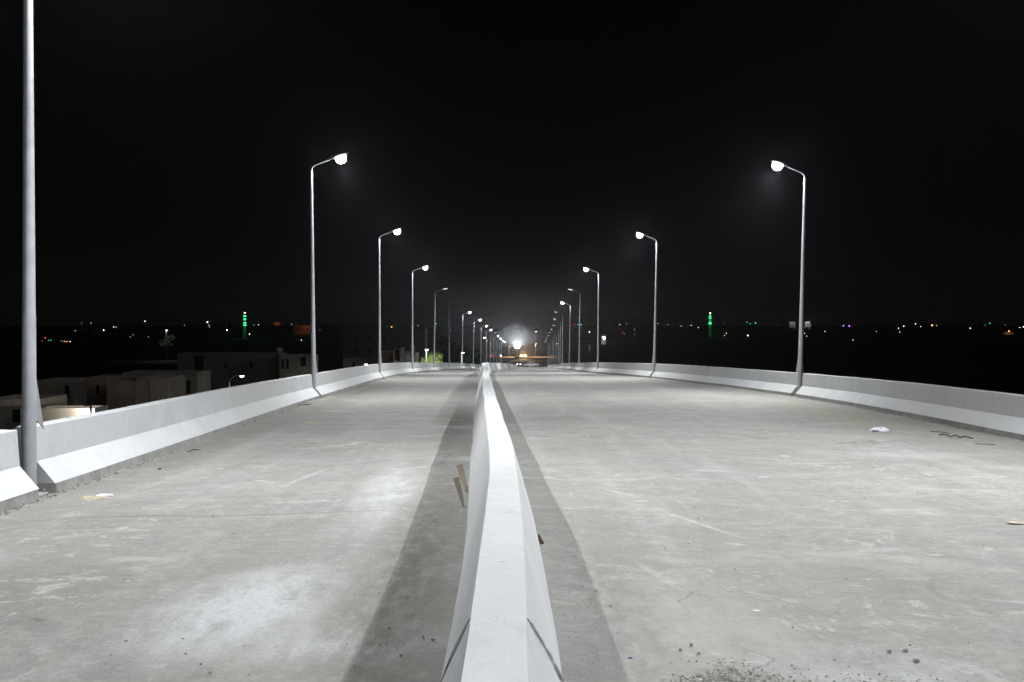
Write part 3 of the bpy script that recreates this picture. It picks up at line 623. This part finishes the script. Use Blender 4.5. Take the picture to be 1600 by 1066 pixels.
for a in [
    (66, 533, Or, 1.2, 4, 'small orange light left of the red light, low at far left'),
    (70.5, 528, Rd, 2.4, 7, 'red light low at far left beside nearest lamp post'),
    (76, 532, Gn, 1.7, 4, 'green lights low at far left right of the red light', 'green lights at far left'),
    (79.5, 532, Gn, 1.7, 4, 'green lights low at far left right of the red light', 'green lights at far left'),
    (95, 532.5, Gn, 1.2, 4, 'lone tiny green light left of the orange row'),
    (98, 533.5, Or, 1.3, 5, 'row of tiny orange lights at far left', 'orange lights at far left'),
    (101.5, 533.5, Or, 1.8, 8, 'row of tiny orange lights at far left', 'orange lights at far left'),
    (105, 534, Or, 1.8, 6, 'row of tiny orange lights at far left', 'orange lights at far left'),
    (109.5, 534, Wt, 1.6, 9, 'tiny white light ending the orange row at far left'),
    (117.5, 517, Wt, 1.2, 6, 'tiny white light above the orange row'),
    (127.5, 505.5, Wt, 1, 5, 'tiny white horizon lights at far left', 'white horizon lights at far left'),
    (142, 505, Wt, 1.3, 6, 'tiny white horizon lights at far left', 'white horizon lights at far left'),
    (162, 516, Wt, 2.2, 16, 'bright white light alone left of the white pair'),
    (177.5, 511, Wt, 1.8, 10, 'close pair of white lights left of centre left plain', 'close white pair at left'),
    (181.5, 511.5, Wt, 1.4, 6, 'close pair of white lights left of centre left plain', 'close white pair at left'),
    (203.5, 526.5, Wt, 1, 6, 'faint lights between white pair and lit tree', 'faint lights left of lit tree'),
    (208, 523, Yl, 1, 6, 'faint lights between white pair and lit tree', 'faint lights left of lit tree'),
    (232, 526.5, Wt, 1, 4, 'faint lights between white pair and lit tree', 'faint lights left of lit tree'),
    (226.5, 502, Wt, 2, 12, 'white light highest on horizon left of lit tree'),
    (288.5, 508.5, Wt, 1, 5, 'faint white light right of the yellowish lit tree'),
    (324, 503.5, Wt, 2.6, 14, 'bright white light over two fainter ones left of green minaret'),
    (326.5, 508.5, Wt, 1.3, 8, 'two faint white lights under the brighter one left of minaret', 'faint pair left of minaret'),
    (327.5, 511.5, Wt, 1.1, 6, 'two faint white lights under the brighter one left of minaret', 'faint pair left of minaret'),
    (354.5, 516, Wt, 2.4, 14, 'white pole lamp just left of the left green minaret'),
    (390, 522, Yl, 1.9, 12, 'warm white light just below right of left minaret'),
    (397, 508, Wt, 1, 4, 'small white lights right of the left minaret', 'white lights right of left minaret'),
    (404, 507.5, Wt, 1.6, 8, 'small white lights right of the left minaret', 'white lights right of left minaret'),
    (471, 531.5, Wt, 1.5, 9, 'lone white light low beside second left lamp post'),
    (455.5, 507, Wt, .9, 5, 'tiny white light between orange lit walls'),
    (500, 516, Wt, .9, 5, 'tiny white light just right of second left lamp post'),
    (605, 510.5, Gn, 1.4, 5, 'tiny green light left of an orange one above apartment block'),
    (612, 511, Or, 2.2, 11, 'orange light above the dark apartment block'),
    (653, 508.5, Wt, 1.2, 6, 'white lights beyond the fourth left lamp post', 'white lights above the lit tree'),
    (664, 515.5, Wt, 1, 4, 'white lights beyond the fourth left lamp post', 'white lights above the lit tree'),
    (681.5, 506, Gn, 2, 8, 'pale green light beside the fourth left lamp post'),
    (704, 516.5, Wt, 1.3, 5, 'tiny white light right of fifth left lamp post'),
    (709, 538, Wt, 1.6, 7, 'white light low among the dark trees'),
    (897, 507, Rd, 1.8, 8, 'red light in the coloured row beside right lamp posts'),
    (903.5, 507, Bl, 1.9, 9, 'blue light in the coloured row beside right lamp posts'),
    (908, 507.5, Gn, 2, 7, 'green light in the coloured row beside right lamp posts'),
    (917, 507.5, Or, 1.2, 3, 'dim orange light ending the coloured row'),
    (921, 518.5, Wt, 2.4, 14, 'white pole lamp on the river bank left of bright hut'),
    (968.5, 507.5, Pk, 1.8, 8, 'pink light on horizon above the river bank'),
    (979, 505.5, Or, 1.5, 6, 'dim orange light right of the pink light'),
    (972.5, 520, Rd, 1.8, 6, 'red light above the river bank right of hut'),
    (976, 522, Pu, 1.5, 5, 'purple light beside the red light on river bank'),
    (991.5, 515, Wt, 1.1, 5, 'two faint white lights one above the other', 'stacked white lights'),
    (991.5, 523, Wt, 1.1, 5, 'two faint white lights one above the other', 'stacked white lights'),
    (1028, 505.5, Yl, 1.4, 6, 'small yellow lights right of the third right lamp post', 'yellow lights on right horizon'),
    (1043.5, 507.5, Yl, 1.4, 6, 'small yellow lights right of the third right lamp post', 'yellow lights on right horizon'),
    (1064.5, 509.5, Wt, 1.3, 7, 'white lights strung left of the right minaret', 'white lights left of right minaret'),
    (1080, 508.5, Wt, 1.6, 8, 'white lights strung left of the right minaret', 'white lights left of right minaret'),
    (1091, 512, Wt, 1.6, 8, 'white lights strung left of the right minaret', 'white lights left of right minaret'),
    (1131, 504.5, Or, 1.2, 3, 'dim orange light right of the right minaret'),
    (1167, 503.5, Gn, 1.8, 4, 'green lights clustered between minaret and tall lamp post', 'green lights right of right minaret'),
    (1172, 506, Gn, 1.8, 4, 'green lights clustered between minaret and tall lamp post', 'green lights right of right minaret'),
    (1180.5, 505, Gn, 2.4, 5, 'green lights clustered between minaret and tall lamp post', 'green lights right of right minaret'),
    (1135, 521, Or, 2, 8, 'orange light below right of the right minaret'),
    (1132, 524.5, Wt, 1.2, 7, 'white speck under the orange light near right minaret'),
    (1168.5, 524.5, Wt, 3.0, 8, 'large white light below the green cluster'),
    (1213.5, 507.5, Wt, 1, 4, 'faint white light left of nearest right lamp post'),
    (1266.5, 508.5, Wt, 1.2, 5, 'faint white light below the pale far building'),
    (1257, 521, Or, 2.6, 4, 'orange glow just right of the nearest right lamp post'),
    (1260.5, 525.5, Wt, 1.6, 6, 'white light beneath the orange glow'),
    (1289, 518, Or, 1.8, 7, 'orange light between tall lamp post and purple lights'),
    (1318, 509, Pu, 2.4, 16, 'purple lights on the right horizon', 'purple lights'),
    (1327, 509.5, Pu, 2.6, 16, 'purple lights on the right horizon', 'purple lights'),
    (1333, 531.5, Wt, 1.4, 9, 'lone white light low below the purple lights'),
    (1369.5, 518, Or, 1.5, 6, 'lone orange light right of the purple lights'),
    (1404, 513, Wt, 1.7, 9, 'white lights clustered right of the purple lights', 'white cluster on right horizon'),
    (1406, 519, Wt, 1.6, 6, 'white lights clustered right of the purple lights', 'white cluster on right horizon'),
    (1412, 510, Wt, 2.4, 9, 'white lights clustered right of the purple lights', 'white cluster on right horizon'),
    (1430.5, 506, Wt, 2.2, 8, 'white lights clustered right of the purple lights', 'white cluster on right horizon'),
    (1438.5, 510.5, Wt, 1.5, 7, 'white lights clustered right of the purple lights', 'white cluster on right horizon'),
    (1456.5, 508.5, Or, 3.4, 12, 'big bright orange light on the right horizon'),
    (1463.5, 508.5, Wt, 1.3, 7, 'white speck beside the big orange light'),
    (1516, 513, Wt, 1.9, 9, 'white light halfway between two orange lights at right'),
    (1546.5, 505.5, Gn, 1.8, 6, 'small green light near right picture edge'),
    (1539, 508.5, Wt, 1, 4, 'faint white light left of the small green light'),
    (1571, 508, Or, 1.3, 3, 'dim orange light above the orange lamp at right edge'),
    (1576.5, 517.5, Or, 2.6, 11, 'orange lamp low near the right picture edge'),
    (1593.5, 512, Wt, 1.6, 8, 'white lights at the right picture edge', 'white lights at right edge'),
    (1599, 511, Wt, 2.0, 10, 'white lights at the right picture edge', 'white lights at right edge'),
]: far_light(*a)
town_lamp(260.5, 516, 414, 'yellowish lamp shining through the spreading tree', (1, .97, .75), 1000, .3, .5, 20)

# far buildings lit by lamps or standing pale on the horizon
def far_house(px0, px1, y0, d, m, label, light=None, depth=10):
    p0, p1 = ray(px0, y0, d), ray(px1, y0, d); t = thing('far_house', label, 'house', ((p0.x + p1.x) / 2, d, 0)); w = p1.x - p0.x
    b = MB(); b.box((0, depth / 2, p0.z / 2 - .1), (w, depth, p0.z + .2)); b.build('wall', m, t)
    b = MB(); b.box((0, depth / 2, p0.z + .25), (w + .5, depth + .5, .5)); b.build('roof', M['plinth'], t)
    for k in range(3):
        b = MB(); b.box((-w * .3 + w * .3 * k, -.02, p0.z * .62), (w * .12, .1, p0.z * .18)); b.build('window', M['dark_opening'], t)
    if light: lamp_light(t, 'POINT', light[0], light[1], light[2], .3)
    return t
far_house(428, 438, 504, 1800, M['pale_wall'], 'boxy building lit dull orange left of second lamp post', ((0, -9, 11), 700, (1, .25, .05)))
far_house(458, 486, 509, 1150, M['pale_wall'], 'low wide building lit dull orange behind second lamp post', ((6, -9, 9), 450, (1, .25, .05)))
far_house(1258, 1266, 503, 1800, M['pale_wall'], 'pale square building on horizon right of nearest right lamp post', ((0, -9, 14), 3000, (.9, .9, 1)))
far_house(1233, 1243, 503.5, 1800, M['pale_wall'], 'pale low building on horizon left of nearest right lamp post', ((0, -9, 14), 1200, (.9, .85, 1)))
hut = far_house(940, 947, 523.5, 690, M['pale_wall'], 'bright white hut on the river bank', ((-1, -3.0, 2.2), 160, (.95, .97, 1)), 5)
b = MB(); b.box((.3, -.06, 4.4), (1.3, .08, 2.2)); b.box((-.7, -.06, 4.9), (1.0, .08, .8)); b.build('lit_sign', emit('hut_sign_glow', (.9, .93, 1), 4), hut)
far_house(1568, 1584, 519.5, 1150, M['pale_wall'], 'low wall under the orange lamp near right edge', ((0, -4, 3.5), 260, (1, .5, .15)), 4)
# pale kerb of the far river bank
for (a, c, yv, d, lab) in ((905, 960, 532.5, 770, 'pale low wall along the far river bank'), (114, 137, 534.5, 760, 'pale low fence lit at far left')):
    p0, p1 = ray(a, yv, d), ray(c, yv, d); b = MB(); n_ = 14
    b.loft([[(p0.x + (p1.x - p0.x) * i / n_, d + (.0 if q < 2 else .5), z) for q, z in enumerate((-.1, 1.1 + .2 * (i % 2), 1.1 + .2 * (i % 2), -.1))] for i in range(n_ + 1)])
    o = b.build('bank_wall', M['pale_wall']); tag(o, lab, 'wall')

# ---- end of the bridge: work lights, mound, vehicles
def hill(px, ytop, d, w, dep, name, label_kind='structure'):
    p = ray(px, ytop, d); b = MB(); secs = []; n_ = 22
    for j in range(n_ + 1):
        v = j / n_ * 2 - 1; row = []
        for i in range(n_ + 1):
            u = i / n_ * 2 - 1; r_ = math.hypot(u, v); hgt = p.z * max(0, 1 - r_) ** .8 * (1 + .12 * math.sin(u * 9 + v * 5)) 
            row.append((p.x + u * w, d + v * dep, hgt - .05))
        secs.append(row)
    b.loft(secs, cap=False, closed=False, smooth=True); o = b.build(name, M['earth']); o['kind'] = label_kind; return o
hill(836, 535, 520, 26, 18, 'dirt_mound')

# mobile light tower
pl = ray(808, 540, 432); t = thing('light_tower', 'mobile work light tower blazing white at the end of the bridge', 'light tower', (pl.x, 432, 0))
hz = pl.z
b = MB(); b.box((0, .5, .9), (1.6, 2.4, 1.0), bev=.08); b.build('trailer_body', M['car_dark'], t)
for s in (-1, 1):
    b = MB(); b.tube([(s * .82, .5, .38), (s * 1.02, .5, .38)], .38, 16); b.build('wheel', M['tyre'], t)
b = MB(); b.tube([(0, .2, 1.3), (0, .2, hz - .3)], [.10, .06], 10); b.box((0, .32, hz), (1.9, .08, .08)); b.build('mast', M['steel'], t)
fl = emit('floodlight_face', (.92, .96, 1), 16)
for k in range(7):
    xx, zz = (0, hz) if k == 6 else (1.02 * math.cos(R(60 * k)), hz + 1.02 * math.sin(R(60 * k)))
    b = MB(); b.tube([(xx, .30, zz), (xx, .12, zz), (xx, .05, zz)], [.22, .47, .50], 16); h = b.build('floodlight', M['steel_dark'], t)
    b = MB(); b.tube([(xx, .045, zz), (xx, .02, zz)], [.47, .46], 16); b.build('floodlight_glass', fl, h)
lamp_light(t, 'SPOT', (0, -.3, hz), 95000, (.88, .94, 1), .6, (R(-135), 0, 0), R(100), .25)

WHEEL = {}
def wheel(parent, x, y, r_, w):
    key = (r_, w)
    if key not in WHEEL:
        b = MB(); b.tube([(-w/2, 0, 0), (-w/2 + .03, 0, 0), (w/2 - .03, 0, 0), (w/2, 0, 0)], [r_ * .9, r_, r_, r_ * .9], 20)
        c = MB(); c.tube([(-w/2 - .01, 0, 0), (w/2 + .01, 0, 0)], r_ * .58, 14); WHEEL[key] = (b.mesh('tyre', M['tyre']), c.mesh('rim', M['steel']))
    o = link('wheel', WHEEL[key][0], parent, (x, y, r_)); link('rim', WHEEL[key][1], o); return o
def prism(b, prof, x0, x1, m=0, taper=0):
    """side outline (y, z) pushed across the width"""
    b.loft([[(x0 + taper * max(0, z - .9), y, z) for y, z in prof], [(x1 - taper * max(0, z - .9), y, z) for y, z in prof]], m)
def vehicle(name, label, cat, loc, rot, paint, kind, glow=None, tail=None):
    t = thing(name, label, cat, loc, rot)
    if kind == 'pickup':
        L = 5.2; body = [(-2.6, .45), (-2.6, .95), (-2.45, 1.02), (-1.25, 1.10), (2.55, 1.10), (2.6, .5), (2.1, .45), (1.95, .78), (1.35, .78), (1.2, .42), (-1.2, .42), (-1.35, .78), (-1.95, .78), (-2.1, .45)]
        cab = [(-1.2, 1.10), (-.55, 1.72), (.85, 1.74), (1.0, 1.10)]
        wins = [[(-.95, 1.16), (-.48, 1.62), (-.02, 1.64), (-.02, 1.16)], [(.06, 1.16), (.06, 1.64), (.72, 1.64), (.86, 1.16)]]
        wh_ = [(-1.65, .36), (1.65, .36)]
    elif kind == 'sedan':
        L = 4.5; body = [(-2.25, .4), (-2.25, .78), (-1.1, .95), (2.2, .95), (2.25, .45), (1.75, .4), (1.6, .68), (1.1, .68), (.95, .36), (-1.0, .36), (-1.1, .68), (-1.65, .68), (-1.8, .4)]
        cab = [(-1.0, .95), (-.35, 1.42), (.9, 1.42), (1.65, .95)]
        wins = [[(-.75, 1.0), (-.3, 1.34), (.2, 1.36), (.2, 1.0)], [(.28, 1.0), (.28, 1.36), (.85, 1.34), (1.35, 1.0)]]
        wh_ = [(-1.38, .33), (1.35, .33)]
    else:
        L = 7.5; body = [(-3.7, .6), (-3.7, 1.4), (-3.55, 2.5), (-1.7, 2.55), (-1.7, .9), (3.7, .9), (3.7, .6)]
        cab = [(-1.5, .95), (-1.5, 2.9), (3.7, 2.9), (3.7, .95)]
        wins = [[(-3.3, 1.6), (-3.2, 2.35), (-2.2, 2.4), (-2.2, 1.6)]]
        wh_ = [(-2.6, .48), (2.4, .48)]
    hw = .9 if kind != 'truck' else 1.2
    b = MB(); prism(b, body, -hw, hw); b.build('body', paint, t)
    b = MB(); prism(b, cab, -hw + .04, hw - .04, 0, .18 if kind != 'truck' else 0); b.build('cabin' if kind != 'truck' else 'cargo_box', paint, t)
    for wv in wins:
        b = MB(); prism(b, wv, -hw + .02, hw - .02, 0, .17 if kind != 'truck' else 0) if kind != 'truck' else prism(b, wv, -hw - .02, hw + .02); b.build('side_window', M['glass'], t)
    fy = cab[0][0] if kind != 'truck' else -3.62; fz = (cab[0][1] + cab[1][1]) / 2 if kind != 'truck' else 2.0
    ang = math.atan2(cab[1][0] - cab[0][0], cab[1][1] - cab[0][1]) if kind != 'truck' else .13
    b = MB(); b.box(((0), (cab[0][0] + cab[1][0]) / 2 - .02 if kind != 'truck' else -3.66, fz), (hw * 1.55, .04, .5 if kind != 'truck' else .75), M=Matrix.Rotation(-ang, 4, 'X')); b.build('windscreen', M['glass'], t)
    for wy, wr in wh_:
        for s in (-1, 1): wheel(t, s * (hw - .12), wy, wr, .22)
    for s in (-1, 1):
        b = MB(); b.box((s * (hw - .25), -L / 2 - .02 if kind != 'truck' else -3.72, .80 if kind != 'truck' else 1.0), (.32, .06, .18) if kind != 'truck' else (.85, .06, .8), bev=.02)
        hl = b.build('headlight', emit('headlight_glow', glow[0], min(glow[1], 12)) if glow else M['glass'], t)
        b = MB(); b.box((s * (hw - .2), L / 2 + .02 if kind != 'truck' else 3.72, .85 if kind != 'truck' else 1.1), (.22, .06, .3), bev=.02)
        b.build('tail_light', emit('tail_light_glow', (1, .05, .03), min(tail, 8)) if tail else M['glass'], t)
    b = MB(); b.box((0, -L / 2 - .04 if kind != 'truck' else -3.75, .52 if kind != 'truck' else .65), (hw * 1.9, .1, .16), bev=.02); b.build('bumper', M['steel_dark'], t)
    if glow and glow[2]: lamp_light(t, 'SPOT', (0, -L / 2 - .3, .85), glow[2], glow[0], .3, (R(-90 - glow[3]), 0, 0), R(28 if glow[2] < 9000 else 60), .5)
    return t
yv = 338
vehicle('pickup_truck', 'white double cab pickup parked across the road at the bridge end', 'pickup truck', (on_ground(829.5, yv), yv, rz(yv)), R(-68), M['car_white'], 'pickup')
yv = 352
vehicle('car', 'white car with bright headlights left of the white pickup', 'car', (on_ground(816.5, yv), yv, rz(yv)), R(-35), M['car_white'], 'sedan', ((1, .93, .85), 25, 2500, 6))
vehicle('truck', 'truck facing the camera with a warm blazing headlight behind the pickup', 'truck', (on_ground(817, 446), 446, .03), R(2), M['car_dark'], 'truck', ((1, .62, .30), 260, 30000, 22))
vehicle('truck', 'truck with red tail lights on the crossing road at left', 'truck', (on_ground(772, 440), 440, .03), R(150), M['car_white'], 'truck', ((1, .95, .9), 12, 0, 0), 25)
# dark site trailer and drum at the right of the road end
yv = 330
t = thing('site_trailer', 'dark low trailer standing on the road right of the pickup', 'trailer', (on_ground(855, yv), yv, rz(yv)), R(20))
b = MB(); b.box((0, 0, .75), (1.5, 2.2, .8), bev=.08); b.build('body', M['car_dark'], t)
b = MB(); b.box((0, 0, 1.2), (1.3, 1.5, .16), bev=.05); b.build('lid', M['car_dark'], t)
b = MB(); b.tube([(0, -1.1, .5), (0, -1.9, .45)], .05, 8); b.build('tow_bar', M['steel_dark'], t)
for s in (-1, 1): wheel(t, s * .75, .1, .33, .2)
yv = 347
vehicle('car', 'dark parked car beyond the trailer near the right barrier end', 'car', (on_ground(861, yv), yv, rz(yv)), R(60), M['car_dark'], 'sedan')
# sodium lamps over the crossing road
for i, (px, lab) in enumerate(((797, 'leftmost orange lamp over the crossing road'), (838, 'middle orange lamp over the crossing road by mound'), (871, 'rightmost orange lamp over the crossing road'))):
    town_lamp(px, 537 if i else 541, 455, lab, (1, .60, .30), 4500, .5, .28, 7 if i else 3, 'orange lamps over the crossing road')
town_lamp(837.5, 518, 560, 'white lamp on a tall pole above the mound', (1, 1, 1), 600, .3, .5, 18)

# ================================================================== litter on the road
def rock(b, c, r_, rnd, m=0):
    vs = []; n1, n2 = 4, 6
    sx_, sy_, sz_ = rnd.uniform(.7, 1.3), rnd.uniform(.7, 1.3), rnd.uniform(.45, .8)
    b0 = len(b.v)
    for i in range(n1 + 1):
        th = math.pi * i / n1
        for j in range(n2):
            q = 2 * math.pi * j / n2; k = r_ * rnd.uniform(.75, 1.15)
            vs.append((c[0] + k * sx_ * math.sin(th) * math.cos(q), c[1] + k * sy_ * math.sin(th) * math.sin(q), c[2] + k * sz_ * math.cos(th)))
    fs = [(i*n2+j, (i+1)*n2+j, (i+1)*n2+(j+1) % n2, i*n2+(j+1) % n2) for i in range(n1) for j in range(n2)]
    b.add(vs, fs, m)
rnd = random.Random(21)
pebs = []
for k in range(7):
    b = MB(); rock(b, (0, 0, 0), 1, rnd); pebs.append((b.mesh('pebble', M['stone']), b.mesh('pebble', M['stone_dark'])))
def ground_pt(px, py):
    lo, hi = .5, 300
    for _ in range(50):
        d = (lo + hi) / 2
        p = ray(px, py, d)
        if p.z > rzx(p.x, d): lo = d
        else: hi = d
    return ray(px, py, (lo + hi) / 2)
def pebble(px, py, r_, dark, label, group):
    p = ground_pt(px, py); o = link('pebble', pebs[rnd.randrange(7)][dark], None, (p.x, p.y, p.z + r_ * .25), (0, 0, rnd.uniform(0, 6)))
    o.scale = (r_, r_, r_); tag(o, label, 'stone', group)
for k in range(34):
    pebble(rnd.gauss(905, 22), rnd.uniform(880, 1050), .004 + .010 * rnd.random() ** 2, 0, 'small pale stones strewn in the shade right of the middle barrier', 'pale stones by the middle barrier')
for k in range(26):
    pebble(rnd.uniform(590, 700), rnd.uniform(830, 1060), rnd.uniform(.004, .013), rnd.random() < .5, 'small stones and clods in the shade left of the middle barrier', 'stones left of the middle barrier')
for k in range(40):
    pebble(rnd.uniform(960, 1580), rnd.uniform(760, 1060), rnd.uniform(.004, .012), rnd.random() < .5, 'small stones scattered over the right carriageway', 'stones on the right carriageway')
for k in range(26):
    pebble(rnd.uniform(40, 560), rnd.uniform(790, 1060), rnd.uniform(.004, .012), rnd.random() < .5, 'small stones scattered over the left carriageway', 'stones on the left carriageway')
for px, py, r_ in ((1080, 1008, .016), (1063, 1016, .012), (1092, 1022, .018), (1415, 1017, .017), (1432, 1033, .020), (1390, 1018, .016)):
    pebble(px, py, r_, 1, 'dark clods of earth on the right carriageway near the bottom edge', 'dark clods at lower right')
# loose gravel, too much of it to count
b = MB()
for k in range(1000):
    px = rnd.gauss(1140, 38) if k % 3 else rnd.gauss(1280, 130); py = 1074 - abs(rnd.gauss(0, 14 if k % 3 else 9)) - max(0, 12 - abs(px - 1135) * .3); p = ground_pt(px, py); rock(b, (p.x, p.y, p.z + .003), rnd.uniform(.002, .010), rnd, 0 if rnd.random() < .55 else 1)
for side, XF in ((-1, XL), (1, XR)):
    for k in range(1300):
        y = 8 + 50 * rnd.random() ** 1.6; off = .27 + abs(rnd.gauss(0, .10)); x = XF(y) - side * off
        rock(b, (x, y, rzx(x, y) + .004), rnd.uniform(.004, .017) * (1.3 if off < .37 else .7), rnd, 0 if rnd.random() < .5 else 1)
o = b.build('gravel', [M['stone'], M['stone_dark']]); tag(o, 'loose gravel and mortar crumbs along the barriers and bottom edge', 'gravel', kind='stuff')
# mortar skirt along the foot of the left and right barriers
# two planks leaning on the median
def plank(p0, p1, w, th, label, seed):
    """a split board, wide at the top and running to a point at its foot"""
    a, c = Vector(p0), Vector(p1); t = (c - a); L = t.length; t.normalize(); s = Vector((1, -.25, 0)); s = (s - t * s.dot(t)).normalized(); nrm = t.cross(s)
    r2 = random.Random(seed); b = MB(); secs = []
    for k, v in enumerate((0, .12, .3, .5, .7, .86, .97, 1)):
        ww = w * (.25 + .75 * v) * r2.uniform(.96, 1.03) * (.85 if v == 1 else 1); o_ = a + t * (L * v) + s * (w * .5 * (.75 - .75 * v))
        secs.append([o_ - s * ww / 2 - nrm * th / 2, o_ + s * ww / 2 - nrm * th / 2, o_ + s * ww / 2 + nrm * th / 2, o_ - s * ww / 2 + nrm * th / 2])
    b.loft(secs); tag(b.build('wooden_plank', M['wood']), label, 'plank')
p = ground_pt(721, 794); q = ray(713, 746, p.y + .05); plank((p.x, p.y, p.z), (q.x, q.y, q.z), .075, .035, 'nearer wooden plank stuck upright beside the middle barrier', 3)
p = ground_pt(726, 771); q = ray(718, 726, p.y + .05); plank((p.x, p.y, p.z), (q.x, q.y, q.z), .085, .035, 'farther wooden plank stuck upright beside the middle barrier', 4)
# white plastic bag
def crumple(name, px, py, sx_, sy_, sz_, m, label, cat, seed):
    r2 = random.Random(seed); p = ground_pt(px, py); b = MB(); n1, n2 = 9, 16; vs = []
    for i in range(n1 + 1):
        th = math.pi * i / n1
        for j in range(n2):
            q_ = 2 * math.pi * j / n2; k = 1 + .22 * math.sin(3 * q_ + seed) + r2.uniform(-.2, .2)
            vs.append((k * sx_ * math.sin(th) * math.cos(q_), k * sy_ * math.sin(th) * math.sin(q_), max(-.3, math.cos(th) * (1 + r2.uniform(-.25, .25))) * sz_))
    b.add(vs, [(i*n2+j, (i+1)*n2+j, (i+1)*n2+(j+1) % n2, i*n2+(j+1) % n2) for i in range(n1) for j in range(n2)])
    o = b.build(name, m); o.location = (p.x, p.y, p.z + sz_ * .3); o.rotation_euler = (0, 0, r2.uniform(-.3, .3)); tag(o, label, cat)
crumple('plastic_bag', 1377, 674, .19, .12, .065, M['plastic'], 'crumpled white plastic bag lying on the right carriageway', 'bag', 5)
crumple('paper_scrap', 146, 779, .17, .10, .02, M['paper'], 'crumpled yellowish paper on the road by nearest left barrier', 'paper', 6)
crumple('plastic_scrap', 163, 775, .10, .06, .02, M['plastic'], 'whitish plastic scrap beside the yellowish paper', 'scrap', 8)
crumple('paper_scrap', 484, 662, .14, .08, .03, M['paper'], 'small yellowish scrap at the foot of left barrier near second post', 'paper', 9)
crumple('plastic_scrap', 985, 1030, .018, .014, .008, M['blue'], 'small blue plastic scrap near the bottom edge', 'scrap', 11)
crumple('plastic_scrap', 1090, 1062, .04, .015, .003, M['plastic'], 'flat pale scrap beside the gravel at bottom edge', 'scrap', 12)
crumple('plastic_scrap', 1182, 954, .026, .013, .002, M['plastic'], 'tiny pale scrap in the middle of right carriageway', 'scrap', 13)
crumple('paper_scrap', 1592, 817, .13, .05, .008, M['paper'], 'tan paper scrap at the right picture edge', 'paper', 14)
def twig(pts, r_, label, cat='stick'):
    P = [ground_pt(*q) for q in pts]; b = MB(); b.tube([(p.x, p.y, p.z + r_ * .8 + (.02 if 0 < i < len(P) - 1 else 0)) for i, p in enumerate(P)], [r_] * len(P), 6)
    tag(b.build('stick', M['twig']), label, cat)
twig([(1454, 675), (1470, 677), (1486, 678)], .009, 'thin straight stick right of the white bag')
twig([(1468, 680), (1478, 681), (1486, 685), (1493, 682), (1500, 686), (1508, 684), (1520, 686)], .013, 'dark crooked stick right of the white bag')
twig([(1524, 694), (1540, 696), (1555, 695)], .007, 'faint stick nearest the right picture edge')
twig([(293, 707), (303, 705), (314, 704)], .010, 'dark stick on the road near left barrier')
twig([(247, 734), (252, 733)], .010, 'short dark stick fragment near left barrier')
twig([(455, 636), (470, 634), (487, 632)], .012, 'twig at the foot of left barrier by second post')
twig([(842, 838), (848, 850)], .012, 'short dark splinter at right foot of the middle barrier')

# ================================================================== haze over everything
b = MB(); b.box((0, 1300, 12.5), (6000, 3400, 29.0))
mh = bpy.data.materials.new('haze'); mh.use_nodes = True; n = mh.node_tree.nodes; n.clear()
pv = n.new('ShaderNodeVolumePrincipled'); pv.inputs['Color'].default_value = (.9, .93, 1, 1); pv.inputs['Density'].default_value = HAZE; pv.inputs['Anisotropy'].default_value = .82
out = n.new('ShaderNodeOutputMaterial'); mh.node_tree.links.new(pv.outputs[0], out.inputs['Volume'])
o = b.build('haze', mh); tag(o, 'thin night haze hanging over road and plain', 'haze', kind='stuff')

# dust raised by the works, hanging round the light tower
b = MB(); rnd = random.Random(5); vs = []; n1, n2 = 14, 24
for i in range(n1 + 1):
    th = math.pi * i / n1
    for j in range(n2):
        q = 2 * math.pi * j / n2; k = 1 + .12 * math.sin(3 * q + 2 * th) + .08 * math.sin(5 * q - 3 * th)
        vs.append((pl.x + 2 + 20 * k * math.sin(th) * math.cos(q), 434 + 17 * k * math.sin(th) * math.sin(q), max(.15, 6 + 9.5 * k * math.cos(th))))
b.add(vs, [(i*n2+j, (i+1)*n2+j, (i+1)*n2+(j+1) % n2, i*n2+(j+1) % n2) for i in range(n1) for j in range(n2)], 0, True)
md = bpy.data.materials.new('dust'); md.use_nodes = True; n = md.node_tree.nodes; n.clear()
pv = n.new('ShaderNodeVolumePrincipled'); pv.inputs['Color'].default_value = (.92, .92, .92, 1); pv.inputs['Density'].default_value = .0019; pv.inputs['Anisotropy'].default_value = .2
out = n.new('ShaderNodeOutputMaterial'); md.node_tree.links.new(pv.outputs[0], out.inputs['Volume'])
o = b.build('dust_cloud', md); tag(o, 'pale dust hanging in the glare of the work lights', 'dust', kind='stuff')
